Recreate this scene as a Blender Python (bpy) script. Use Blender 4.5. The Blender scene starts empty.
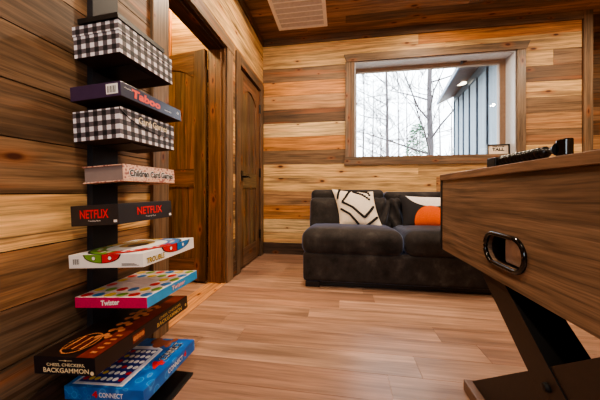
import bpy, bmesh, math, random
from mathutils import Vector, Matrix
random.seed(7)
R = math.radians
sc = bpy.context.scene
COL = sc.collection

# ------------------------------------------------------------------ colour / material helpers
def lin(r, g=None, b=None):
    if g is None: r, g, b = r
    f = lambda c: (c/255/12.92) if c/255 <= .04045 else ((c/255+.055)/1.055)**2.4
    return (f(r), f(g), f(b), 1.0)

class NT:
    def __init__(s, name):
        s.m = bpy.data.materials.new(name); s.m.use_nodes = True
        s.t = s.m.node_tree; s.b = s.t.nodes['Principled BSDF']; s.o = s.t.nodes['Material Output']
    def n(s, typ, **kw):
        nd = s.t.nodes.new(typ)
        for k, v in kw.items(): setattr(nd, k, v)
        return nd
    def l(s, a, b): s.t.links.new(a, b)
    def inp(s, sock, v):
        if hasattr(v, 'is_linked') or isinstance(v, bpy.types.NodeSocket): s.l(v, sock)
        else: sock.default_value = v
    def math(s, op, a, b=0.0, clamp=False):
        nd = s.n('ShaderNodeMath', operation=op); nd.use_clamp = clamp
        s.inp(nd.inputs[0], a); s.inp(nd.inputs[1], b); return nd.outputs[0]
    def mix(s, f, a, b, mode='MIX'):
        nd = s.n('ShaderNodeMix', data_type='RGBA', blend_type=mode)
        s.inp(nd.inputs[0], f); s.inp(nd.inputs[6], a); s.inp(nd.inputs[7], b); return nd.outputs[2]
    def ramp(s, f, stops):
        nd = s.n('ShaderNodeValToRGB'); el = nd.color_ramp.elements
        while len(el) < len(stops): el.new(.5)
        for e, (p, c) in zip(el, stops):
            e.position = p; e.color = c if hasattr(c, '__len__') else (c, c, c, 1)
        s.inp(nd.inputs[0], f); return nd.outputs[0]
    def mapping(s, vec, scale=(1, 1, 1), loc=(0, 0, 0)):
        nd = s.n('ShaderNodeMapping'); nd.inputs['Scale'].default_value = scale
        nd.inputs['Location'].default_value = loc; s.l(vec, nd.inputs[0]); return nd.outputs[0]
    def noise(s, vec, scale=1, detail=4, rough=.55, dist=0):
        nd = s.n('ShaderNodeTexNoise'); s.l(vec, nd.inputs['Vector'])
        nd.inputs['Scale'].default_value = scale; nd.inputs['Detail'].default_value = detail
        nd.inputs['Roughness'].default_value = rough; nd.inputs['Distortion'].default_value = dist
        return nd.outputs[0]
    def bump(s, h, strength=.3, dist=.01):
        nd = s.n('ShaderNodeBump'); nd.inputs['Strength'].default_value = strength
        nd.inputs['Distance'].default_value = dist; s.l(h, nd.inputs['Height'])
        s.l(nd.outputs[0], s.b.inputs['Normal'])
    def col(s, c): s.inp(s.b.inputs['Base Color'], c)

def plain(name, rgb, rough=.5, metal=0, spec=.5, var=.08, scale=30, emit=None, coat=0):
    """a plain coloured material with a faint noise mottling"""
    t = NT(name)
    tc = t.n('ShaderNodeTexCoord')
    nz = t.noise(tc.outputs['Object'], scale, 3)
    c = lin(rgb)
    lo = tuple(v*(1-var) for v in c[:3])+(1,); hi = tuple(min(1, v*(1+var)) for v in c[:3])+(1,)
    t.col(t.ramp(nz, [(.3, lo), (.7, hi)]))
    t.b.inputs['Roughness'].default_value = rough; t.b.inputs['Metallic'].default_value = metal
    t.b.inputs['Specular IOR Level'].default_value = spec
    if coat: t.b.inputs['Coat Weight'].default_value = coat; t.b.inputs['Coat Roughness'].default_value = .1
    if emit:
        t.b.inputs['Emission Color'].default_value = lin(emit[0]); t.b.inputs['Emission Strength'].default_value = emit[1]
    return t.m

def wood(name, along, grain=.5, stain=None, stain_amt=.5, knots=True, rough=.55, across=16, tint=None,
         knot_col=(70, 28, 14), depth=None, spec=.35, knot_scale=1.0, alongs=1.1, contrast=1.0, stain_lo=.5, streak=0, streak_col=(84, 58, 38)):
    """plank wood. along = grain axis. colour from vertex colour 'pc' (rgb tint + per-plank random in alpha), or a fixed tint"""
    t = NT(name)
    tc = t.n('ShaderNodeTexCoord'); v = tc.outputs['Object']
    at = t.n('ShaderNodeAttribute', attribute_name='pc', attribute_type='GEOMETRY')
    rnd = at.outputs['Alpha']
    off = t.n('ShaderNodeCombineXYZ')
    for i in range(3): t.l(t.math('MULTIPLY', rnd, 31.7+17.3*i), off.inputs[i])
    add = t.n('ShaderNodeVectorMath', operation='ADD'); t.l(v, add.inputs[0]); t.l(off.outputs[0], add.inputs[1])
    p = add.outputs[0]
    def sc3(a, c):
        s = [c, c, c]; s[along] = a
        if depth is not None: s[depth] = 0.0
        return tuple(s)
    # warp the grain a little so it flows round knots
    warp = t.noise(t.mapping(p, sc3(.9, 3.0)), 1, 3)
    wv = t.n('ShaderNodeVectorMath', operation='SCALE'); cx = t.n('ShaderNodeCombineXYZ')
    for i in range(3):
        if i != along: t.l(warp, cx.inputs[i])
    t.l(cx.outputs[0], wv.inputs[0]); wv.inputs['Scale'].default_value = .06
    ad2 = t.n('ShaderNodeVectorMath', operation='ADD'); t.l(p, ad2.inputs[0]); t.l(wv.outputs[0], ad2.inputs[1])
    p2 = ad2.outputs[0]
    g1 = t.noise(t.mapping(p2, sc3(alongs, across*1.6)), 1.5, 7, .62)
    g2 = t.noise(t.mapping(p2, sc3(alongs*2.2, across*6)), 1.5, 4, .6)
    base = at.outputs['Color'] if tint is None else lin(tint)
    lo = 1-grain
    gr = t.ramp(g1, [(.5-.13/contrast, lo*.9), (.5, 1-.25*grain), (.5+.13/contrast, 1.18)])
    c = t.mix(1.0, base, gr, 'MULTIPLY')
    gr2 = t.ramp(g2, [(.36, 1-.7*grain), (.6, 1.08)])
    c = t.mix(1.0, c, gr2, 'MULTIPLY')
    if streak:
        g3 = t.noise(t.mapping(p2, sc3(.7, across*2.2)), 1.3, 5, .6, .4)
        c = t.mix(t.ramp(g3, [(.57, 0), (.64, streak)]), c, lin(streak_col))
        g4 = t.noise(t.mapping(p2, sc3(.55, across*.7), (3, 7, 5)), 1.2, 4, .6)
        c = t.mix(t.ramp(g4, [(.55, 0), (.68, streak*.55)]), c, lin(196, 104, 46))
    if stain is not None:
        s1 = t.noise(t.mapping(p2, sc3(.75, 8)), 1, 5, .6)
        m = t.ramp(s1, [(stain_lo, 0), (stain_lo+.13, stain_amt)])
        st = t.mix(1.0, lin(stain), gr, 'MULTIPLY')
        c = t.mix(m, c, st)
    if knots:
        vo = t.n('ShaderNodeTexVoronoi', feature='F1', voronoi_dimensions='2D'); vo.inputs['Scale'].default_value = 1
        vo.inputs['Randomness'].default_value = 1
        sx = t.n('ShaderNodeSeparateXYZ'); t.l(p2, sx.inputs[0]); cb = t.n('ShaderNodeCombineXYZ')
        oth = [i for i in range(3) if i != along and i != depth]
        ac = sx.outputs[oth[0]] if len(oth) == 1 else t.math('ADD', sx.outputs[oth[0]], sx.outputs[oth[1]])
        t.l(t.math('MULTIPLY', sx.outputs[along], 2.1*knot_scale), cb.inputs[0]); t.l(t.math('MULTIPLY', ac, 5.2*knot_scale), cb.inputs[1])
        t.l(cb.outputs[0], vo.inputs['Vector'])
        d = vo.outputs['Distance']
        sepc = t.n('ShaderNodeSeparateColor'); t.l(vo.outputs['Color'], sepc.inputs[0])
        gate = t.math('GREATER_THAN', sepc.outputs[0], .35)
        size = t.math('MULTIPLY_ADD', sepc.outputs[1], .07)
        size.node.inputs[2].default_value = .035
        ratio = t.math('DIVIDE', d, size)
        km = t.math('MULTIPLY', t.ramp(ratio, [(.45, .95), (1.0, 0)]), gate)
        halo = t.math('MULTIPLY', t.ramp(t.math('MULTIPLY', ratio, .4), [(.25, .45), (1.0, 0)]), gate)
        c = t.mix(halo, c, lin(165, 92, 40))
        c = t.mix(km, c, lin(knot_col))
    t.col(c)
    t.b.inputs['Roughness'].default_value = rough
    t.b.inputs['Specular IOR Level'].default_value = spec
    t.bump(g2, .15, .003)
    return t.m

# ------------------------------------------------------------------ mesh builder
class MB:
    def __init__(s): s.v = []; s.f = []; s.mi = []; s.uv = []; s.pc = []; s.c = (1, 1, 1, 0)
    def face(s, idx, mi=0, uv=None):
        s.f.append(idx); s.mi.append(mi); s.uv.append(uv or [(0, 0)]*len(idx)); s.pc.append(s.c)
    def poly(s, pts, mi=0, uv=None):
        b = len(s.v); s.v += [tuple(p) for p in pts]; s.face(list(range(b, b+len(pts))), mi, uv)
    def box(s, x0, x1, y0, y1, z0, z1, mi=0, faces=None, M=None):
        """faces: {'-x':mi,...} material overrides; uv in metres"""
        if x0 > x1: x0, x1 = x1, x0
        if y0 > y1: y0, y1 = y1, y0
        if z0 > z1: z0, z1 = z1, z0
        P = [(x0, y0, z0), (x1, y0, z0), (x1, y1, z0), (x0, y1, z0), (x0, y0, z1), (x1, y0, z1), (x1, y1, z1), (x0, y1, z1)]
        if M is not None: P = [tuple(M @ Vector(p)) for p in P]
        b = len(s.v); s.v += P
        X, Y, Z = x1-x0, y1-y0, z1-z0
        F = {'-z': ((0, 3, 2, 1), (X, Y)), '+z': ((4, 5, 6, 7), (X, Y)), '-y': ((0, 1, 5, 4), (X, Z)),
             '+x': ((1, 2, 6, 5), (Y, Z)), '+y': ((2, 3, 7, 6), (X, Z)), '-x': ((3, 0, 4, 7), (Y, Z))}
        for k, (q, (a, c)) in F.items():
            o = 0 if k[1] == 'z' else z0
            s.face([b+i for i in q], (faces or {}).get(k, mi), [(0, o), (a, o), (a, c+o), (0, c+o)])
    def prism(s, pts, ax, d0, d1, mi=0, ms=None):
        """polygon pts (2D, ccw) extruded along axis ax from d0 to d1; 2D axes are the two others in order"""
        def p3(p, d):
            q = [p[0], p[1]]; q.insert(ax, d); return tuple(q)
        n = len(pts); b = len(s.v)
        s.v += [p3(p, d0) for p in pts]+[p3(p, d1) for p in pts]
        s.face([b+i for i in range(n)][::-1], mi); s.face([b+n+i for i in range(n)], mi)
        for i in range(n):
            j = (i+1) % n; s.face([b+i, b+j, b+n+j, b+n+i], mi if ms is None else ms)
    def tube(s, pts, rad, n=6, mi=0, closed=False, cap=True):
        pts = [Vector(p) for p in pts]; k = len(pts)
        rs = rad if hasattr(rad, '__len__') else [rad]*k
        b = len(s.v); up = Vector((0, 0, 1))
        for i, p in enumerate(pts):
            if closed: d = pts[(i+1) % k]-pts[i-1]
            else: d = pts[min(i+1, k-1)]-pts[max(i-1, 0)]
            d.normalize()
            u = d.cross(up)
            if u.length < .05: u = d.cross(Vector((1, 0, 0)))
            u.normalize(); w = u.cross(d)
            for j in range(n):
                a = 2*math.pi*j/n
                s.v.append(tuple(p+(u*math.cos(a)+w*math.sin(a))*rs[i]))
        for i in range(k if closed else k-1):
            i2 = (i+1) % k
            for j in range(n):
                j2 = (j+1) % n
                s.face([b+i*n+j, b+i*n+j2, b+i2*n+j2, b+i2*n+j], mi)
        if not closed and cap:
            s.face([b+j for j in range(n)][::-1], mi); s.face([b+(k-1)*n+j for j in range(n)], mi)
    def lathe(s, prof, origin, axis, n=16, mi=0):
        """prof [(r, h)]; axis 0/1/2"""
        b = len(s.v); k = len(prof)
        for r, h in prof:
            for j in range(n):
                a = 2*math.pi*j/n; q = [r*math.cos(a), r*math.sin(a)]; q.insert(axis, h)
                s.v.append((origin[0]+q[0], origin[1]+q[1], origin[2]+q[2]))
        for i in range(k-1):
            for j in range(n):
                j2 = (j+1) % n; s.face([b+i*n+j, b+i*n+j2, b+(i+1)*n+j2, b+(i+1)*n+j], mi)
        s.face([b+j for j in range(n)][::-1], mi); s.face([b+(k-1)*n+j for j in range(n)], mi)
    def grid(s, fn, nu, nv, mi=0):
        b = len(s.v)
        for i in range(nu+1):
            for j in range(nv+1): s.v.append(tuple(fn(i/nu, j/nv)))
        for i in range(nu):
            for j in range(nv):
                q = [b+i*(nv+1)+j, b+(i+1)*(nv+1)+j, b+(i+1)*(nv+1)+j+1, b+i*(nv+1)+j+1]
                s.face(q, mi, [(i/nu, j/nv), ((i+1)/nu, j/nv), ((i+1)/nu, (j+1)/nv), (i/nu, (j+1)/nv)])
    def build(s, name, mats, parent=None, smooth=False, recalc=True, bevel=0, sub=0):
        me = bpy.data.meshes.new(name); me.from_pydata(s.v, [], s.f)
        if not hasattr(mats, '__len__'): mats = [mats]
        for m in mats: me.materials.append(m)
        me.polygons.foreach_set('material_index', s.mi)
        me.uv_layers.new(name='UVMap'); me.color_attributes.new('pc', 'FLOAT_COLOR', 'CORNER')
        ul = me.uv_layers['UVMap']; ca = me.color_attributes['pc']
        k = 0
        for fi, f in enumerate(s.f):
            for q in range(len(f)):
                ul.data[k].uv = s.uv[fi][q]; ca.data[k].color = s.pc[fi]; k += 1
        if recalc:
            bm = bmesh.new(); bm.from_mesh(me); bmesh.ops.recalc_face_normals(bm, faces=bm.faces); bm.to_mesh(me); bm.free()
        if smooth: me.polygons.foreach_set('use_smooth', [True]*len(me.polygons))
        me.update()
        o = bpy.data.objects.new(name, me); COL.objects.link(o)
        if parent: o.parent = parent
        if bevel:
            md = o.modifiers.new('bevel', 'BEVEL'); md.width = bevel; md.segments = 2; md.limit_method = 'ANGLE'
        if sub:
            md = o.modifiers.new('sub', 'SUBSURF'); md.levels = sub; md.render_levels = sub
        return o

def rbox(mb, c, h, r, n=5, puff=0, puffx=0, fn=None, mi=0):
    """rounded box, centre c, half sizes h, radius r; puff swells the top, puffx the front (-y)"""
    def ax(hh):
        rr = min(r, hh*.98)
        e = [0, .08, .25, .5, .75, 1]
        lo = [-hh+rr*t for t in e]
        mid = [-hh+rr+(2*(hh-rr))*i/n for i in range(1, n)]
        hi = [hh-rr*t for t in reversed(e)]
        return lo+mid+hi
    A = [ax(v) for v in h]; N = [len(a) for a in A]; idx = {}
    def vert(i, j, k):
        key = (i, j, k)
        if key in idx: return idx[key]
        q = Vector((A[0][i], A[1][j], A[2][k]))
        rr = [min(r, hh*.98) for hh in h]
        inn = Vector([max(-(h[t]-rr[t]), min(h[t]-rr[t], q[t])) for t in range(3)])
        d = Vector([(q[t]-inn[t])/rr[t] for t in range(3)])
        mx = max(abs(d[0]), abs(d[1]), abs(d[2]))
        if mx > 1e-6: d = d*(mx/d.length)
        q = inn+Vector([d[t]*rr[t] for t in range(3)])
        u, v, w = q[0]/h[0], q[1]/h[1], q[2]/h[2]
        if puff and w > 0: q.z += puff*max(0, 1-u**4)*max(0, 1-v**4)*w
        if puffx and v < 0: q.y -= puffx*max(0, 1-u**4)*max(0, 1-w**4)*(-v)
        q = q+Vector(c)
        if fn: q = Vector(fn(q))
        mb.v.append(tuple(q)); idx[key] = len(mb.v)-1
        return idx[key]
    for t in range(3):
        a, b2 = [(1, 2), (2, 0), (0, 1)][t]
        for side in (0, N[t]-1):
            for i in range(N[a]-1):
                for j in range(N[b2]-1):
                    def g(x, y):
                        q = [0, 0, 0]; q[t] = side; q[a] = x; q[b2] = y; return vert(*q)
                    f = [g(i, j), g(i+1, j), g(i+1, j+1), g(i, j+1)]
                    mb.face(f if side else f[::-1], mi)

def empty(name, loc=(0, 0, 0), rot=(0, 0, 0)):
    o = bpy.data.objects.new(name, None); COL.objects.link(o); o.location = loc; o.rotation_euler = rot
    o.empty_display_size = .1
    return o
def tag(o, label=None, cat=None, group=None, kind=None):
    if label: o['label'] = label
    if cat: o['category'] = cat
    if group: o['group'] = group
    if kind: o['kind'] = kind
    return o
def struct(o): o['kind'] = 'structure'; return o

def text_mesh(txt, mb, face, c, w, h, mi=0, off=.0006, bold=0, shear=0, plane=0, rot=0):
    """flat lettering fitted to w x h centred at c=(u,v) on a face of a box. face 'front' (-y), 'side' (+x), 'top'; plane = that face's coordinate"""
    cu = bpy.data.curves.new('t', 'FONT'); cu.body = txt; cu.size = 1; cu.offset = bold; cu.shear = shear
    cu.resolution_u = 3; cu.align_x = 'CENTER'
    o = bpy.data.objects.new('t', cu); COL.objects.link(o)
    dg = bpy.context.evaluated_depsgraph_get(); me = bpy.data.meshes.new_from_object(o.evaluated_get(dg))
    vs = [v.co.copy() for v in me.vertices]
    x0 = min(v.x for v in vs); x1 = max(v.x for v in vs); y0 = min(v.y for v in vs); y1 = max(v.y for v in vs)
    b = len(mb.v)
    for v in vs:
        u = (v.x-(x0+x1)/2)/(x1-x0)*w; q = (v.y-(y0+y1)/2)/(y1-y0)*h
        if rot: u, q = u*math.cos(rot)-q*math.sin(rot), u*math.sin(rot)+q*math.cos(rot)
        u += c[0]; q += c[1]
        mb.v.append(onface(face, u, q, plane, off))
    for p in me.polygons: mb.face([b+i for i in p.vertices], mi)
    bpy.data.objects.remove(o); bpy.data.curves.remove(cu); bpy.data.meshes.remove(me)

def onface(face, u, v, plane, off):
    if face == 'front': return (u, plane-off, v)
    if face == 'side': return (plane+off, u, v)
    if face == 'top': return (u, v, plane+off)
    if face == 'topy': return (plane[0]-v, u, plane[1]+off)     # text running along +y on the top

def disc(mb, face, c, r, plane, off, mi=0, n=14, a0=0, a1=2*math.pi, ry=None, clip=None):
    ry = ry or r; pts = []
    full = abs(a1-a0-2*math.pi) < 1e-6
    for i in range(n if full else n+1):
        a = a0+(a1-a0)*i/n
        u, v = c[0]+r*math.cos(a), c[1]+ry*math.sin(a)
        if clip: u = max(clip[0], min(clip[1], u)); v = max(clip[2], min(clip[3], v))
        pts.append(onface(face, u, v, plane, off))
    mb.poly(pts, mi)
def rect(mb, face, u0, u1, v0, v1, plane, off, mi=0):
    mb.poly([onface(face, *p, plane, off) for p in ((u0, v0), (u1, v0), (u1, v1), (u0, v1))], mi)
def ring(mb, face, c, r0, r1, plane, off, mi=0, n=24, ry=1.0, a0=0, a1=2*math.pi):
    for i in range(n):
        a, b = a0+(a1-a0)*i/n, a0+(a1-a0)*(i+1)/n
        mb.poly([onface(face, c[0]+r*math.cos(t), c[1]+r*ry*math.sin(t), plane, off) for r, t in ((r0, a), (r1, a), (r1, b), (r0, b))], mi)

# ------------------------------------------------------------------ camera
L, B, CZ = -.993, 3.276, 2.74
cam = bpy.data.cameras.new('camera'); co = bpy.data.objects.new('camera', cam); COL.objects.link(co)
co.location = (0, 0, .80); co.rotation_euler = (R(90), 0, R(8.86))
cam.sensor_width = 36; cam.lens = 36*263/600; cam.shift_y = -9/600; cam.clip_start = .05
sc.camera = co
sc.view_settings.view_transform = 'AgX'
sc.view_settings.look = 'AgX - Medium High Contrast'
sc.view_settings.exposure = 0.22

# ------------------------------------------------------------------ materials
M_back = wood('pine_boards_back', 0, grain=.44, stain=(122, 94, 70), stain_amt=.75, depth=1, across=16, stain_lo=.54, streak=.5)
M_left = wood('pine_boards_left', 1, grain=.46, stain=(92, 72, 54), stain_amt=.85, depth=0, across=15, stain_lo=.49, streak=.7, streak_col=(64, 46, 32))
M_ceil = wood('ceiling_boards', 0, grain=.35, stain=(84, 62, 48), stain_amt=.6, depth=2, across=12, rough=.6)
M_trimx = wood('stained_trim_x', 0, grain=.42, streak=.3, streak_col=(62, 48, 38), knots=True, knot_scale=1.4, across=22)
M_trimy = wood('stained_trim_y', 1, grain=.42, streak=.3, streak_col=(62, 48, 38), knots=True, knot_scale=1.4, across=22)
M_trimz = wood('stained_trim_z', 2, grain=.42, streak=.3, streak_col=(62, 48, 38), knots=True, knot_scale=1.4, across=22, rough=.4)
M_door = wood('stained_alder_door', 2, grain=.48, knots=True, knot_scale=1.5, across=16, rough=.42, stain=(74, 52, 34), stain_amt=.7, stain_lo=.48, streak=.35, streak_col=(54, 38, 26))
M_doorh = wood('stained_alder_rail', 0, grain=.48, knots=True, knot_scale=1.5, across=16, rough=.42, stain=(74, 52, 34), stain_amt=.7, stain_lo=.48, streak=.35, streak_col=(54, 38, 26))
M_floor = wood('floor_boards', 0, grain=.24, stain=(124, 98, 82), stain_amt=.6, knots=False, rough=.34, depth=2, across=9, alongs=.8, spec=.45, stain_lo=.50, streak=.12, streak_col=(128, 92, 70))
M_table = wood('game_table_laminate', 1, grain=.42, knots=False, across=27, tint=(142, 114, 92), rough=.5, depth=0, alongs=1.5, stain=(106, 82, 64), stain_amt=.8, stain_lo=.47, streak=0)
M_tablez = wood('game_table_lip_laminate', 1, grain=.3, knots=False, across=15, tint=(140, 108, 84), rough=.45, alongs=1.6)
M_black = plain('black_metal', (18, 17, 18), .45, var=.1)
M_blackgloss = plain('black_gloss_plastic', (10, 9, 9), .12, spec=.6)
M_iron = plain('dark_iron', (22, 20, 19), .4, metal=.3)
M_legbrown = plain('dark_brown_leg', (50, 36, 28), .5, var=.12, scale=60)
M_dark = plain('dark_gap', (20, 13, 9), .9)

M_legshade = plain('shaded_leg_edge', (12, 10, 10), .7, spec=.2)  # shade under the cabinet put into the leg side colour
def velvet():
    t = NT('charcoal_velvet'); tc = t.n('ShaderNodeTexCoord')
    n1 = t.noise(tc.outputs['Object'], 7, 4, .6); n2 = t.noise(tc.outputs['Object'], 220, 2)
    c = t.ramp(n1, [(.32, lin(42, 39, 39)), (.55, lin(60, 56, 56)), (.72, lin(84, 79, 78))])
    c = t.mix(1.0, c, t.ramp(n2, [(.3, .75), (.7, 1.1)]), 'MULTIPLY'); t.col(c)
    t.b.inputs['Roughness'].default_value = .85; t.b.inputs['Specular IOR Level'].default_value = .15
    t.b.inputs['Sheen Weight'].default_value = 1.0; t.b.inputs['Sheen Roughness'].default_value = .3
    t.b.inputs['Sheen Tint'].default_value = lin(150, 165, 205)  # blue window light on the seat put into the sheen tint
    t.bump(t.noise(tc.outputs['Object'], 5, 3), .25, .02)
    return t.m
M_velvet = velvet()

def gingham():
    t = NT('black_white_gingham_paper'); uv = t.n('ShaderNodeUVMap'); sp = t.n('ShaderNodeSeparateXYZ'); t.l(uv.outputs[0], sp.inputs[0])
    per = .0355
    fs = []
    for i in (0, 1):
        w = t.math('FRACT', t.math('ADD', t.math('DIVIDE', sp.outputs[i], per), .12))
        fs.append(t.math('LESS_THAN', w, .5))
    s = t.math('MULTIPLY', t.math('ADD', fs[0], fs[1]), .5)
    nd = t.n('ShaderNodeValToRGB'); nd.color_ramp.interpolation = 'CONSTANT'
    e = nd.color_ramp.elements; e[0].position = 0; e[0].color = lin(26, 23, 26); e[1].position = .25; e[1].color = lin(92, 84, 90)
    q = e.new(.75); q.color = lin(228, 222, 228)
    t.l(s, nd.inputs[0]); t.col(nd.outputs[0]); t.b.inputs['Roughness'].default_value = .6
    return t.m
M_ging = gingham()

# ------------------------------------------------------------------ plank walls
TONES = {'b': (232, 188, 130), 'o': (214, 146, 84), 'g': (138, 108, 80), 'd': (104, 78, 56), 'm': (182, 138, 96), 'w': (232, 196, 144),
         'k': (116, 96, 78), 'n': (122, 94, 70), 's': (148, 116, 86)}
def plank_wall(name, mat, plane_ax, plane, thick, u0, u1, rows, holes=(), gap=.0028, dark=M_dark):
    """rows: list of (z0, z1, [(u_end, tone), ...]). Boards are boxes whose front lies on the plane, over a dark backing"""
    mb = MB()
    def put(a, b, z0, z1, mi, f0, f1):
        if b-a < .002 or z1-z0 < .002: return
        if plane_ax == 0: mb.box(f0, f1, a, b, z0, z1, mi)
        else: mb.box(a, b, f0, f1, z0, z1, mi)
    def cut(a, b, z0, z1, mi, f0, f1):
        zs = sorted({z0, z1} | {z for h in holes for z in h[2:4] if z0 < z < z1})
        for za, zb in zip(zs, zs[1:]):
            iv = [(a, b)]
            for h in holes:
                if h[2] < (za+zb)/2 < h[3]:
                    nv = []
                    for p, q in iv:
                        if h[0] > p: nv.append((p, min(q, h[0])))
                        if h[1] < q: nv.append((max(p, h[1]), q))
                    iv = [x for x in nv if x[1]-x[0] > 1e-4]
            for p, q in iv: put(p, q, za, zb, mi, f0, f1)
    for z0, z1, segs in rows:
        a = u0
        for ue, tone in segs:
            e = min(ue, u1)
            if e <= a: continue
            c = TONES[tone]; k = 1+random.uniform(-.06, .06)
            lc = lin(*[min(255, x*k) for x in c]); mb.c = (lc[0], lc[1], lc[2], random.random())
            cut(a, e-gap*.4, z0+gap/2, z1-gap/2, 0, plane, plane+thick)
            a = e
    mb.c = (0, 0, 0, 0)
    s = 1 if thick > 0 else -1
    cut(u0, u1, rows[-1][0], rows[0][1], 1, plane+s*.006, plane+thick)
    return struct(mb.build(name, [mat, dark]))

ZB = [.791+.174*k for k in range(-5, 12)]     # board seams
def rows_from(spec, z_lo=0, z_hi=CZ):
    """spec: list from the top row down"""
    zs = [z for z in ZB if z_lo < z < z_hi]; zs = [z_lo]+zs+[z_hi]
    rows = list(zip(zs, zs[1:]))[::-1]
    out = []
    for i, (a, b) in enumerate(rows):
        out.append((a, b, spec[min(i, len(spec)-1)]))
    return out

# back wall (facing the camera) with the window opening
WX0, WX1, WZ0, WZ1 = .163, 1.932, 1.215, 2.372
e = 9
back_spec = [[(.4, 'b'), (e, 'o')], [(.9, 'b'), (e, 'o')], [(1.2, 'b'), (e, 'b')], [(.6, 'g'), (2.3, 'b'), (e, 'g')], [(1, 'o'), (e, 'd')],
             [(1, 'm'), (e, 'b')], [(1, 'd'), (e, 'g')], [(1, 'w'), (e, 'm')], [(1, 'o'), (e, 's')], [(1, 'g'), (e, 'b')],
             [(.9, 'b'), (e, 'b')], [(1.1, 'b'), (e, 'm')], [(.1, 'm'), (1.0, 'b'), (e, 'b')], [(.4, 'o'), (e, 'm')], [(1, 'w'), (e, 'b')], [(1, 'b'), (e, 'b')], [(e, 'g')]]
plank_wall('wall_back', M_back, 1, B, .02, L, 2.64, rows_from(back_spec), holes=[(WX0, WX1, WZ0, WZ1)])
# left wall with the two door openings
D1 = (1.369, 2.16, -1, 2.045); D2 = (2.462, 3.135, -1, 2.045)
left_spec = [[(e, 'b')], [(.9, 's'), (2.0, 'b'), (e, 'b')], [(.5, 'n'), (e, 'b')], [(1.3, 's'), (e, 'b')], [(1.1, 'n'), (e, 'm')], [(1.3, 's'), (e, 'm')],
             [(1.3, 's'), (e, 'g')], [(1.3, 's'), (e, 'b')], [(1.3, 'n'), (e, 'b')], [(1.3, 's'), (e, 'b')], [(1.3, 'n'), (e, 'm')], [(1.3, 's'), (e, 'b')],
             [(1.3, 'b'), (e, 'm')], [(1.3, 'm'), (e, 'b')], [(1.3, 'k'), (e, 'b')], [(1.3, 'k'), (e, 'g')], [(1.3, 'k'), (e, 'g')]]
plank_wall('wall_left', M_left, 0, L, -.02, -1.8, B, rows_from(left_spec), holes=[D1, D2], gap=.004)
# cores of the two walls so they have thickness
def core(name, boxes, mat):
    mb = MB(); mb.c = lin(120, 86, 56)[:3]+(.3,)
    for b in boxes: mb.box(*b)
    return struct(mb.build(name, mat))
M_core = plain('wall_core', (116, 90, 66), .8)
core('wall_left_core', [(-1.14, L-.021, -1.8, D1[0], 0, CZ), (-1.14, L-.021, D1[1], D2[0], 0, CZ), (-1.14, L-.021, D2[1], 3.42, 0, CZ),
                        (-1.14, L-.021, D1[0], D1[1], D1[3], CZ), (-1.14, L-.021, D2[0], D2[1], D2[3], CZ),
                        (-1.14, -1.05, D2[0], D2[1], 0, D2[3])], M_core)
core('wall_back_core', [(-1.14, WX0, B+.021, 3.46, 0, CZ), (WX1, 2.64, B+.021, 3.46, 0, CZ), (WX0, WX1, B+.021, 3.46, 0, WZ0-.03), (WX0, WX1, B+.021, 3.46, WZ1+.02, CZ)], M_core)
# recess beyond the corner post, and the room behind the camera
dk = [[(e, 'k')], [(e, 'd')], [(e, 'k')], [(e, 'g')], [(e, 'k')], [(e, 'd')], [(e, 's')], [(e, 'd')], [(e, 'm')], [(e, 'd')], [(e, 's')], [(e, 'g')], [(e, 'd')]]
plank_wall('wall_recess', M_back, 1, 3.75, .02, 2.64, 3.7, rows_from(dk))
core('wall_recess_side', [(2.60, 2.64, 3.30, 3.77, 0, CZ)], M_trimz)
md = [[(.5, 'g'), (2, 'm'), (e, 'b')], [(1.2, 's'), (e, 'b')]]*9
plank_wall('wall_right', M_left, 0, 3.7, .02, -1.8, 3.77, rows_from(md))
FW = (-.4, .5, 1.1, 2.0)  # opening for the added fill window behind the camera
plank_wall('wall_front', M_back, 1, -1.8, -.02, -1.14, 3.72, rows_from(md), holes=[FW])
# room seen through the open door
yl = [[(e, 'w')], [(e, 'w')], [(e, 'b')], [(e, 'w')]]*5
plank_wall('wall_hall_back', M_back, 1, 2.45, .02, -2.5, -1.141, rows_from(yl))
plank_wall('wall_hall_left', M_left, 0, -2.5, -.02, .4, 2.47, rows_from(yl))
plank_wall('wall_hall_front', M_back, 1, .4, -.02, -2.5, -1.141, rows_from(yl))

# floor: boards running across the room
mb = MB(); y = -1.85; i = 0
FT = [(170, 134, 114), (162, 126, 106), (178, 142, 122), (156, 120, 102), (166, 130, 110), (184, 148, 128)]
while y < 4.2:
    w = .152; x = -3.3-random.uniform(0, 1.1)
    while x < 3.8:
        ln = random.choice([1.25, 1.4, 1.1]); c = lin(*FT[random.randrange(len(FT))])
        mb.c = c[:3]+(random.random(),)
        a, b = max(x, -3.25), min(x+ln, 3.75)
        if b > a: mb.box(a, b-.0015, y, y+w-.0016, -.03, 0, 0)
        x += ln
    y += w
mb.c = (.02, .01, .01, 0); mb.box(-3.25, 3.75, -1.85, 4.2, -.06, -.003, 1)
struct(mb.build('floor', [M_floor, plain('floor_joint_glint', (210, 165, 135), .7)]))  # light glinting along the joints put into their pale colour
# ceiling boards
mb = MB(); y = -1.85
CT = [(156, 120, 94), (116, 90, 72), (170, 130, 100), (130, 102, 80), (160, 122, 92)]
while y < 4.0:
    x = -3.3-random.uniform(0, 2)
    while x < 3.8:
        ln = random.uniform(1.8, 3.2); c = lin(*random.choice(CT)); mb.c = c[:3]+(random.random(),)
        a, b = max(x, -3.25), min(x+ln, 3.75)
        if b > a: mb.box(a, b-.002, y, y+.1255, CZ, CZ+.02, 0)
        x += ln
    y += .13
mb.c = (0, 0, 0, 0); mb.box(-3.25, 3.75, -1.85, 4.0, CZ+.006, CZ+.04, 1)
struct(mb.build('ceiling', [M_ceil, M_dark]))

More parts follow.
